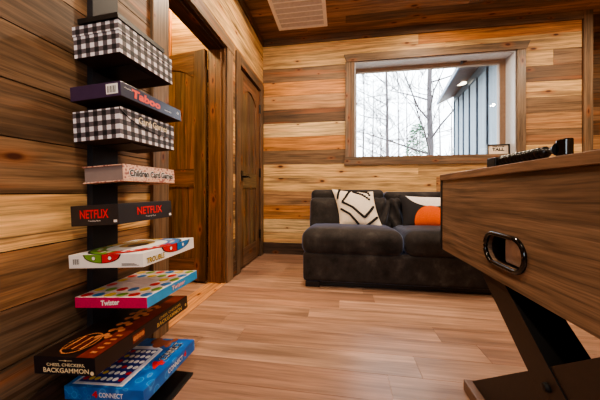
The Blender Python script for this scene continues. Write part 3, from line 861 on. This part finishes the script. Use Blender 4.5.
# 4 book-like box
r, W, Ln, Hh = gbox('child', 'book_box', 'pink patterned book-shaped box with grey page block on the tower', 'box', GRP)
t = NT('pink_damask'); tc = t.n('ShaderNodeTexCoord')
vo = t.n('ShaderNodeTexVoronoi', feature='SMOOTH_F1'); vo.inputs['Scale'].default_value = 75; t.l(tc.outputs['Object'], vo.inputs['Vector'])
t.col(t.ramp(vo.outputs['Distance'], [(.18, lin(150, 88, 92)), (.34, lin(226, 178, 156)), (.5, lin(238, 202, 178)), (.66, lin(176, 112, 104))])); t.b.inputs['Roughness'].default_value = .6
M_dam = t.m
mb = MB(); mb.box(-.004, W, -.004, Ln+.004, 0, .005); mb.box(-.004, W, -.004, Ln+.004, Hh-.004, Hh); mb.box(W-.005, W, -.004, Ln+.004, .005, Hh-.004)
mb.build('cover', M_dam, r, bevel=.0015)
mb = MB(); mb.box(0, W-.005, .003, Ln-.003, .005, Hh-.004); mb.build('page_block', plain('grey_page_block', (138, 122, 118), .8, var=.04), r)
mb = MB(); text_mesh('Children Card Games', mb, 'side', (Ln*.52, Hh*.50), Ln*.90, Hh*.46, 0, plane=W, bold=.10, off=.0005)
text_mesh('Children Card Games', mb, 'side', (Ln*.52, Hh*.50), Ln*.88, Hh*.40, 1, plane=W, bold=.03, off=.0011)
mb.build('lettering', [M_white, plain('grey_lettering', (40, 34, 42), .5)], r, recalc=False)
# 5 black box with red lettering
r, W, Ln, Hh = gbox('netflix', 'board_game_box', 'black game box with red capital lettering on two sides, mid tower', 'board game', GRP)
mb = MB(); mb.box(0, W, 0, Ln, 0, Hh); mb.build('box_body', plain('matt_black_print', (36, 33, 38), .5), r, bevel=.0012)
M_nred = plain('bright_red_lettering', (222, 28, 40), .45, var=.03)
mb = MB()
text_mesh('NETFLIX', mb, 'front', (W*.50, Hh*.56), W*.60, Hh*.42, 0, plane=0, bold=.022); text_mesh('Trending Now', mb, 'front', (W*.50, Hh*.22), W*.26, Hh*.09, 1, plane=0)
rect(mb, 'front', W*.90, W*.97, Hh*.12, Hh*.24, 0, .0006, 1)
mb.build('lettering', [M_nred, M_white], r, recalc=False); mb = MB()
text_mesh('NETFLIX', mb, 'side', (Ln*.535, Hh*.56), Ln*.48, Hh*.40, 0, plane=W, bold=.022); text_mesh('Trending Now', mb, 'side', (Ln*.54, Hh*.22), Ln*.20, Hh*.09, 1, plane=W)
rect(mb, 'side', Ln*.93, Ln*.98, Hh*.10, Hh*.24, W, .0006, 1)
mb.build('lettering', [M_nred, M_white], r, recalc=False)
# 6 white box with a round board
r, W, Ln, Hh = gbox('trouble', 'board_game_box', 'flat white game box with a colourful round board printed on its lid', 'board game', GRP)
mb = MB(); mb.box(0, W, 0, Ln, 0, Hh); mb.build('box_body', M_white, r, bevel=.001)
mats6 = [M_blackp, M_red, M_grn, M_blu, M_yel, M_white, plain('tan_print', (196, 156, 92), .5)]
mb = MB(); C = (W*.5, Ln*.5); RR = .160
lim = (0.0, W, 0.0, Ln)
disc(mb, 'top', C, RR, Hh, .0006, 0, 48, clip=lim)
for q, mi in enumerate((3, 4, 2, 1)):
    a0 = q*math.pi/2; pts = [C]+[(C[0]+RR*.955*math.cos(a0+i*math.pi/2/12), C[1]+RR*.955*math.sin(a0+i*math.pi/2/12)) for i in range(13)]
    mb.poly([onface('top', max(.0, min(W, u)), max(.0, min(Ln, v)), Hh, .0010) for u, v in pts], mi)
disc(mb, 'top', C, RR*.66, Hh, .0014, 5, 32); disc(mb, 'top', (C[0]-.02, C[1]+.02), RR*.40, Hh, .0018, 6, 28); disc(mb, 'top', C, RR*.24, Hh, .0022, 0, 24)
for i in range(28):
    a = 2*math.pi*(i+.5)/28; disc(mb, 'top', (C[0]+RR*.78*math.cos(a), C[1]+RR*.78*math.sin(a)), RR*.055, Hh, .0018, 5 if i % 3 else 1, 10)
# the board runs over the edges onto the sides
def sidearc(face, c, half, dep, plane, m1, m2):
    for s, mi in ((-1, m1), (1, m2)):
        for rr, off, m in ((1.0, .0006, 0), (.93, .0010, mi)):
            pts = [(c, Hh)]
            for i in range(11):
                x = s*i/10; pts.append((c+x*half*rr, Hh-dep*rr*math.sqrt(max(0, 1-x*x))))
            mb.poly([onface(face, u, v, plane, off) for u, v in pts], m)
        disc(mb, face, (c+s*half*.42, Hh-dep*.42), Hh*.17, plane, .0014, 0, 14); disc(mb, face, (c+s*half*.42, Hh-dep*.42), Hh*.14, plane, .0018, 5, 14)
    rect(mb, face, c-half*.02, c+half*.02, Hh-dep*.97, Hh, plane, .0014, 0)
sidearc('front', W*.46, W*.26, Hh*.66, 0, 2, 1)
sidearc('side', Ln*.60, Ln*.30, Hh*.70, W, 1, 3)
text_mesh('TROUBLE', mb, 'side', (Ln*.20, Hh*.36), Ln*.30, Hh*.42, 0, plane=W, bold=.03, shear=.15, off=.0010)
text_mesh('TROUBLE', mb, 'side', (Ln*.20, Hh*.36), Ln*.285, Hh*.32, 4, plane=W, bold=.0, shear=.15, off=.0015)
for k in range(3): rect(mb, 'front', W*.72, W*(.95-.03*k), Hh*(.14+.07*k), Hh*(.17+.07*k), 0, .0007, 0)
barcode(mb, W*.05, W*.17, Hh*.22, Hh*.82, 0, 5, 0)
mb.build('cover_art', mats6, r, recalc=False)
# 7 spotted party game
r, W, Ln, Hh = gbox('twister', 'board_game_box', 'flat game box with pink front, blue side and coloured dots on white lid', 'board game', GRP)
M_gloss = plain('glossy_white_lid', (232, 218, 214), .18, var=.03)
mb = MB(); mb.box(0, W, 0, Ln, 0, Hh, 0, {'-y': 1, '+x': 2, '+y': 1}); mb.build('box_body', [M_gloss, M_pink, M_sky], r, bevel=.001)
mb = MB(); k = 0
for i in range(6):
    for j in range(6):
        if 1 <= i <= 3 and 2 <= j <= 3: continue
        disc(mb, 'top', (W*(.085+i*.168), Ln*(.08+j*.168)), W*.066, Hh, .0006, (i+j*2) % 4, 16)
text_mesh('Twister', mb, 'front', (W*.50, Hh*.52), W*.26, Hh*.5, 4, plane=0, bold=.035, shear=.12, rot=.06)
text_mesh('Twister', mb, 'side', (Ln*.56, Hh*.52), Ln*.28, Hh*.5, 5, plane=W, bold=.05, shear=.12); text_mesh('Twister', mb, 'side', (Ln*.56, Hh*.52), Ln*.27, Hh*.42, 4, plane=W, bold=.0, shear=.12, off=.0012)
mb.build('cover_art', [M_red, M_blu, M_yel, M_grn, M_white, M_pink], r, recalc=False)
# 8 dark three-games box
r, W, Ln, Hh = gbox('backg', 'board_game_box', 'dark brown game box with cream lettering jutting out low on the tower', 'board game', GRP)
M_dkb = plain('dark_brown_print', (40, 27, 23), .3, var=.1)
M_dnavy = plain('dark_navy_print', (26, 22, 30), .35)
mb = MB(); mb.box(0, W, 0, Ln, 0, Hh, 0, {'-y': 1}); mb.build('box_body', [M_dkb, M_dnavy], r, bevel=.001)
M_rust = plain('rust_print', (120, 44, 26), .4, var=.2); M_tan = plain('peach_print', (206, 132, 84), .4, var=.15); M_gold = plain('gold_lettering', (206, 172, 104), .4)
mb = MB()
rect(mb, 'top', W*.70, W*.985, 0.0, Ln*.98, Hh, .0006, 0)
ring(mb, 'top', (W*.42, Ln*.16), .046, .050, Hh, .0008, 1, 28, 1.25)
for i in range(5): rect(mb, 'top', W*.42-.034+i*.015, W*.42-.025+i*.015, Ln*.16-.038, Ln*.16+.038, Hh, .0008, 0 if i % 2 else 1)
for (u, v) in ((.60, .24), (.66, .33), (.62, .42), (.58, .52), (.66, .58), (.60, .66), (.52, .6), (.68, .72)):
    for k in range(3): disc(mb, 'top', (W*u+(k-1)*.020, Ln*v+(k % 2)*.012), .012, Hh, .0010+.0003*k, 1, 14)
for i in range(5): text_mesh('wzr'[i % 3], mb, 'top', (W*.84, Ln*(.05+.05*i)), .03, .012, 2, plane=Hh, off=.001) if False else rect(mb, 'top', W*.80, W*.90, Ln*(.05+.05*i), Ln*(.07+.05*i), Hh, .001, 1)
text_mesh('CHESS, CHECKERS,', mb, 'front', (W*.53, Hh*.56), W*.62, Hh*.20, 3, plane=0, bold=.015)
text_mesh('BACKGAMMON', mb, 'front', (W*.53, Hh*.26), W*.74, Hh*.27, 3, plane=0, bold=.02)
rect(mb, 'front', W*.42, W*.64, Hh*.80, Hh*.82, 0, .0006, 3); disc(mb, 'front', (W*.53, Hh*.81), Hh*.05, 0, .0008, 3, 8)
disc(mb, 'front', (W*.95, Hh*.17), Hh*.12, 0, .0008, 3, 12)
text_mesh('CHESS, CHECKERS,', mb, 'side', (Ln*.74, Hh*.68), Ln*.30, Hh*.22, 2, plane=W, bold=.015)
text_mesh('BACKGAMMON', mb, 'side', (Ln*.73, Hh*.32), Ln*.34, Hh*.30, 2, plane=W, bold=.02)
rect(mb, 'side', Ln*.30, Ln*.42, Hh*.25, Hh*.80, W, .0006, 0)
for i in range(4): disc(mb, 'side', (Ln*(.32+.026*i), Hh*.55), Hh*.16, W, .001, 1, 10)
disc(mb, 'side', (Ln*.965, Hh*.35), Hh*.12, W, .0008, 2, 10)
mb.build('cover_art', [M_rust, M_tan, M_gold, M_cream], r, recalc=False)
# 9 blue disc-dropping game
r, W, Ln, Hh = gbox('conn', 'board_game_box', 'bright blue game box printed with a disc grid, lowest on the tower', 'board game', GRP)
t = NT('blue_bubble_print'); tc = t.n('ShaderNodeTexCoord'); vo = t.n('ShaderNodeTexVoronoi'); vo.inputs['Scale'].default_value = 26; t.l(tc.outputs['Object'], vo.inputs['Vector'])
t.col(t.ramp(vo.outputs['Distance'], [(.30, lin(36, 120, 204)), (.36, lin(86, 160, 226)), (.42, lin(30, 110, 198)), (.8, lin(24, 92, 178))])); t.b.inputs['Roughness'].default_value = .28
mb = MB(); mb.box(0, W, 0, Ln, 0, Hh); mb.build('box_body', t.m, r, bevel=.001)
M_dblu = plain('deep_blue_print', (32, 52, 132), .35); M_skin = plain('brown_hand_print', (146, 84, 66), .5); M_pale = plain('pale_lilac_print', (206, 206, 226), .4)
mb = MB()
u0, u1, v0, v1 = W*.10, W*.66, Ln*.08, Ln*.72
mb.poly([onface('top', *p, Hh, .0006) for p in ((u0-.012, v0-.012), (u1+.016, v0-.012), (u1+.012, v1+.004), (u1-.03, v1+.024), (u0, v1+.02))], 3)
mb.poly([onface('top', *p, Hh, .0009) for p in ((u0-.006, v0-.006), (u1+.010, v0-.006), (u1+.007, v1), (u1-.03, v1+.017), (u0+.004, v1+.012))], 1)
rect(mb, 'top', u0, u1-.006, v0, v1, Hh, .0012, 0)
seq = [4, 2, 2, 1, 1, 1, 4, 2, 1, 2, 1, 1, 1, 4, 4, 2, 1, 1, 4, 1, 1, 2, 1, 4, 1, 1, 1, 1, 1, 4, 2, 1, 1, 1, 1, 1, 1, 4, 1, 1, 1, 1]
for i in range(7):
    for j in range(6):
        disc(mb, 'top', (u0+(u1-u0)*(.08+.138*i), v0+(v1-v0)*(.09+.165*j)), .0098, Hh, .0016, {1: 3, 2: 4, 4: 2}[seq[(j*7+i) % 42]], 14)
for k, (du, dv, rr) in enumerate(((.0, .0, .030), (.03, .010, .022), (.05, .03, .014), (.045, -.012, .013), (-.03, .02, .024))):
    disc(mb, 'top', (W*.56+du, Ln*.86+dv), rr, Hh, .0010+.0002*k, 5, 14)
def topy_text(s, u, v, w, h, mi, bold=.03):      # lettering on the lid that reads along the right edge
    k = len(mb.v); text_mesh(s, mb, 'topy', (u, v), w, h, mi, plane=(W, Hh), bold=bold, off=.0014)
topy_text('4', Ln*.42, W*.16, .05, .05, 2, .06); topy_text('CONNECT', Ln*.70, W*.16, Ln*.40, .040, 6, .06); topy_text('CONNECT', Ln*.70, W*.16, Ln*.39, .034, 3, .01)
text_mesh('4', mb, 'front', (W*.40, Hh*.52), W*.07, Hh*.5, 2, plane=0, bold=.06); text_mesh('CONNECT', mb, 'front', (W*.60, Hh*.5), W*.30, Hh*.36, 3, plane=0, bold=.02)
text_mesh('CONNECT', mb, 'side', (Ln*.56, Hh*.52), Ln*.30, Hh*.40, 3, plane=W, bold=.02); text_mesh('4', mb, 'side', (Ln*.76, Hh*.55), Ln*.06, Hh*.5, 2, plane=W, bold=.06)
for k in range(5): ring(mb, 'front', (W*(.08+.06*k+.02*(k % 2)), Hh*(.3+.35*(k % 2))), Hh*.14, Hh*.17, 0, .0006, 7, 14)
mb.build('cover_art', [M_dblu, M_pale, M_red, M_white, M_yel, M_skin, M_blackp, M_sky], r, recalc=False)

for o in [o for o in bpy.data.objects if o.parent and o.name.split('.')[0] in ('lettering', 'small_lettering', 'barcode', 'cover_art', 'louvre', 'pocket_liner', 'pocket_scoop')]:
    for c in o.parent.children:
        if c.name.split('.')[0] in ('box_body', 'flap', 'cover', 'pocket_ring', 'panel', 'frame') and c is not o:
            body = c
            if c.name.split('.')[0] in ('flap', 'panel'): break
    else:
        pass
    o.parent = body
# ------------------------------------------------------------------ outside
cs, sn = math.cos(R(8.86)), math.sin(R(8.86))
def cam2room(d, e_, Z): return Vector((d*Z*cs-Z*sn, d*Z*sn+Z*cs, .8+e_*Z))
def dirroom(d, e_): return Vector((d*cs-sn, d*sn+cs, e_))
GZ = -.6
M_ground = plain('leaf_litter', (158, 152, 140), .95, var=.2, scale=3)
mb = MB(); mb.grid(lambda u, v: (-30+60*u, 3.6+45*v, GZ+.02*math.sin(u*40)*math.cos(v*31)+max(0, (v-.25))*3.0), 40, 40)
o = mb.build('ground_outside', M_ground, smooth=True); struct(o)
wing = tag(empty('cabin_wing', tuple(cam2room(.589, -.2, 6.5)*1)), 'grey board-and-batten cabin wing with wood soffit outside the window', 'building')
wing.location.z = GZ; wo = wing.location.copy()
DV = dirroom(.433, .179)          # the eave climbs as it runs away
F = cam2room(.589, .36, 6.5); Fo = cam2room(.5236, .328, 6.5)
def wp(s): return F+DV*s
hz = Vector((DV.x, DV.y, 0)).normalized(); side = Vector((hz.y, -hz.x, 0))   # to the right, into the wing
s_near = -3.35
def local(P): return [tuple(Vector(p)-wo) for p in P]
t = NT('grey_siding'); tc = t.n('ShaderNodeTexCoord'); t.col(t.ramp(t.noise(t.mapping(tc.outputs['Object'], (6, 6, .5)), 2, 4), [(.3, lin(98, 110, 122)), (.7, lin(122, 134, 144))])); t.b.inputs['Roughness'].default_value = .7
M_side = t.m
M_batt = plain('dark_batten', (66, 74, 84), .6)
mb = MB(); P = []
a, b = wp(s_near), wp(0)
q = [Vector((a.x, a.y, GZ)), Vector((b.x, b.y, GZ)), b, a]; q2 = [p+side*.15 for p in q]
mb.v = local(q+q2); 
for f in ((0, 1, 2, 3), (7, 6, 5, 4), (0, 4, 5, 1), (1, 5, 6, 2), (2, 6, 7, 3), (3, 7, 4, 0)): mb.face(list(f))
mb.build('siding_wall', M_side, wing)
def ribbon(name, A, Bp, w1, w2, mat, up=None):
    """box between points A and B with cross-section vectors w1, w2"""
    mb = MB(); q = [A, A+w1, A+w1+w2, A+w2, Bp, Bp+w1, Bp+w1+w2, Bp+w2]; mb.v = local(q)
    for f in ((0, 1, 2, 3), (7, 6, 5, 4), (0, 4, 5, 1), (1, 5, 6, 2), (2, 6, 7, 3), (3, 7, 4, 0)): mb.face(list(f))
    return mb.build(name, mat, wing)
for k in range(6):
    s = -.02-.58*k
    p = wp(s); g = Vector((p.x, p.y, GZ)); ribbon('batten', g, p, hz*(.045 if k else .10), -side*.025, M_batt)
ribbon('frieze_board', wp(s_near)-Vector((0, 0, .13)), wp(0)-Vector((0, 0, .13)), Vector((0, 0, .13)), -side*.03, M_batt)
ov = Fo-F
M_soff = wood('wood_soffit', 0, grain=.4, tint=(84, 52, 36), knots=False, across=8)
ribbon('soffit', wp(s_near), wp(.02), ov, Vector((0, 0, .05)), M_soff)
ribbon('fascia', wp(s_near)+ov, wp(.05)+ov, ov.normalized()*.03, Vector((0, 0, .07)), plain('blue_grey_fascia', (84, 98, 120), .5))
ribbon('roof', wp(s_near)+ov+Vector((0, 0, .06)), wp(.1)+ov+Vector((0, 0, .06)), -ov*1.6, Vector((0, 0, .04)), M_batt)
# soffit downlight
lp = wp(-1.75)+ov*.38-Vector((0, 0, .008)); mb = MB(); mb.lathe([(.085, .004), (.085, -.004), (.06, -.006)], tuple(lp-wo), 2, 20)
o = mb.build('soffit_light', plain('lit_lens', (255, 240, 215), .5, emit=((255, 236, 205), 6)), wing); o['label'] = 'round lit lamp in the soffit'

M_bark = plain('pale_bark', (66, 60, 62), .9, var=.25, scale=8)
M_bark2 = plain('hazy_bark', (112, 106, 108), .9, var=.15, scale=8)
def branch(mb, p, d, ln, r, depth, n=4):
    pts = [p.copy()]; rs = [r]; q = p.copy(); dd = d.copy()
    for i in range(n):
        dd = (dd+Vector((random.uniform(-.22, .22), random.uniform(-.22, .22), random.uniform(-.10, .16)))).normalized()
        q = q+dd*ln/n; pts.append(q.copy()); rs.append(r*(1-.75*(i+1)/n))
    mb.tube(pts, rs, 5 if depth > 1 else 4, cap=False)
    if depth <= 0: return
    for k in range(4 if depth > 1 else 3):
        f = random.uniform(.25, 1); i = min(n-1, int(f*n)); b = pts[i].lerp(pts[i+1], f*n-i)
        nd = (dd+Vector((random.uniform(-1, 1), random.uniform(-1, 1), random.uniform(-.3, .6)))).normalized()
        branch(mb, b, nd, ln*random.uniform(.4, .65), max(.0075, r*.5*(1-f*.5)), depth-1)
def bare_tree(px, Y, r, Hh, label, seed, mat, group=None, nb=14, low=.12, dep=2):
    random.seed(seed)
    d = (px-300)/263; X = Y*(d*cs-sn)/(d*sn+cs)
    zg = GZ+max(0, ((Y-3.6)/45-.25))*3.0
    root = tag(empty('bare_tree', (X, Y, zg-.03)), label, 'tree', group)
    tr = MB(); pts = []; rs = []; q = Vector((0, 0, 0)); n = 9
    for i in range(n+1):
        pts.append(q.copy()); rs.append(r*(1-.8*i/n)); q = q+Vector((random.uniform(-.03, .03)*Hh/9, random.uniform(-.03, .03), Hh/n))
    tr.tube(pts, rs, 8); tr.build('trunk', mat, root, smooth=True)
    br = MB()
    for k in range(nb):
        f = low+(1-low)*(k+random.random())/nb; i = min(n-1, int(f*n)); b = pts[i].lerp(pts[i+1], f*n-i)
        a = random.uniform(0, 2*math.pi); dd = Vector((math.cos(a), math.sin(a), random.uniform(.05, .9))).normalized()
        branch(br, b, dd, Hh*.34*(1.15-f*.6), max(.012, r*.30*(1.1-f*.6)), dep)
    br.build('branches', mat, root, smooth=True)
bare_tree(431, 9.0, .13, 8.5, 'bare grey tree with a thick straight trunk just left of the cabin eave', 3, M_bark, nb=16, dep=3)
bare_tree(387, 10.0, .085, 8.0, 'bare tree with wide thin branches in the middle of the window view', 11, M_bark, nb=20, dep=3)
bare_tree(363, 11.0, .055, 6.5, 'slender bare tree at the left edge of the window view', 5, M_bark, nb=18, dep=2)
FAR = 'pale spindly bare tree far back in the woods outside'
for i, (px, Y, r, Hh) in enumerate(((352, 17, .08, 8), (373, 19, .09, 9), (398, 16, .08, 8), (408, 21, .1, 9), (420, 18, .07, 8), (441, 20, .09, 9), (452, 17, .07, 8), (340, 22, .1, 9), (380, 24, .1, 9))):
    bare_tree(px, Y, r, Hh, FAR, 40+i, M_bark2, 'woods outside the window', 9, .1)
# pale green conifer sapling
random.seed(90)
d = (417-300)/263; Y = 14.; X = Y*(d*cs-sn)/(d*sn+cs)
cf = tag(empty('young_conifer', (X, Y, GZ)), 'pale green young conifer behind the bare trees outside', 'tree')
mb = MB(); mb.tube([(0, 0, 0), (0, 0, 4.6)], [.07, .02], 6); mb.build('trunk', M_bark2, cf)
mb = MB()
for k in range(1000):
    z = random.uniform(.7, 4.8); rr = .15+1.25*(1-(z-.6)/4.3); a = random.uniform(0, 6.28); ro = rr*math.sqrt(random.random())
    c = Vector((ro*math.cos(a), ro*math.sin(a), z)); s = random.uniform(.10, .22); dd = Vector((math.cos(a), math.sin(a), -.25))*s; w = Vector((-math.sin(a), math.cos(a), random.uniform(-.4, .4)))*s*.45
    mb.poly([c-w, c+dd*.6-w*.5, c+dd, c+w])
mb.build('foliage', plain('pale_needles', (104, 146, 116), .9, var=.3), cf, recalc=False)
# brush on the forest floor
random.seed(5); mb = MB()
for k in range(700):
    X = random.uniform(-1, 8); Y = random.uniform(9, 20); zg = GZ+max(0, ((Y-3.6)/45-.25))*3.0-.02; h = random.uniform(.5, 2.0)
    l = Vector((random.uniform(-.3, .3), random.uniform(-.2, .2), 1))
    p = Vector((X, Y, zg)); mb.tube([p, p+l*h*.5, p+l*h+Vector((random.uniform(-.3, .3), 0, 0))], [.014, .010, .004], 4, cap=False)
o = mb.build('brush', M_bark2); tag(o, 'thin pale brush covering the forest floor outside', 'brush', kind='stuff')

# ------------------------------------------------------------------ light
w = bpy.data.worlds.new('overcast'); sc.world = w; w.use_nodes = True
bg = w.node_tree.nodes['Background']; bg.inputs[0].default_value = (.86, .93, 1.0, 1); bg.inputs[1].default_value = 9.5
def area(name, loc, rot, size, power, col, shape='DISK', sy=None, portal=False, spread=180):
    l = bpy.data.lights.new(name, 'AREA'); l.shape = shape; l.size = size
    if sy: l.size_y = sy
    l.energy = power; l.color = col; l.spread = R(spread)
    o = bpy.data.objects.new(name, l); COL.objects.link(o); o.location = loc; o.rotation_euler = rot
    if portal: l.cycles.is_portal = True
    return o
WARM = (1.0, .80, .58)
for x, y, p in ((-.30, 2.15, 34), (1.0, 2.60, 22), (2.75, 2.2, 34), (-.30, .1, 26), (3.36, .54, 34), (1.2, -1.2, 26)):
    area('downlight', (x, y, 2.70), (0, 0, 0), .18, p, WARM)
area('hall_light', (-1.55, 2.36, 2.70), (0, 0, 0), .08, 9, (1, .64, .28))
area('hall_light', (-1.8, 1.2, 2.68), (0, 0, 0), .3, 36, (1, .68, .34))
area('window_portal', ((FW[0]+FW[1])/2, -1.83, (FW[2]+FW[3])/2), (R(90), 0, 0), fw, 1, (1, 1, 1), 'RECTANGLE', fh, True)
area('window_portal', ((WX0+WX1)/2, 3.52, (WZ0+WZ1)/2), (R(-90), 0, 0), WX1-WX0, 1, (1, 1, 1), 'RECTANGLE', WZ1-WZ0, True)
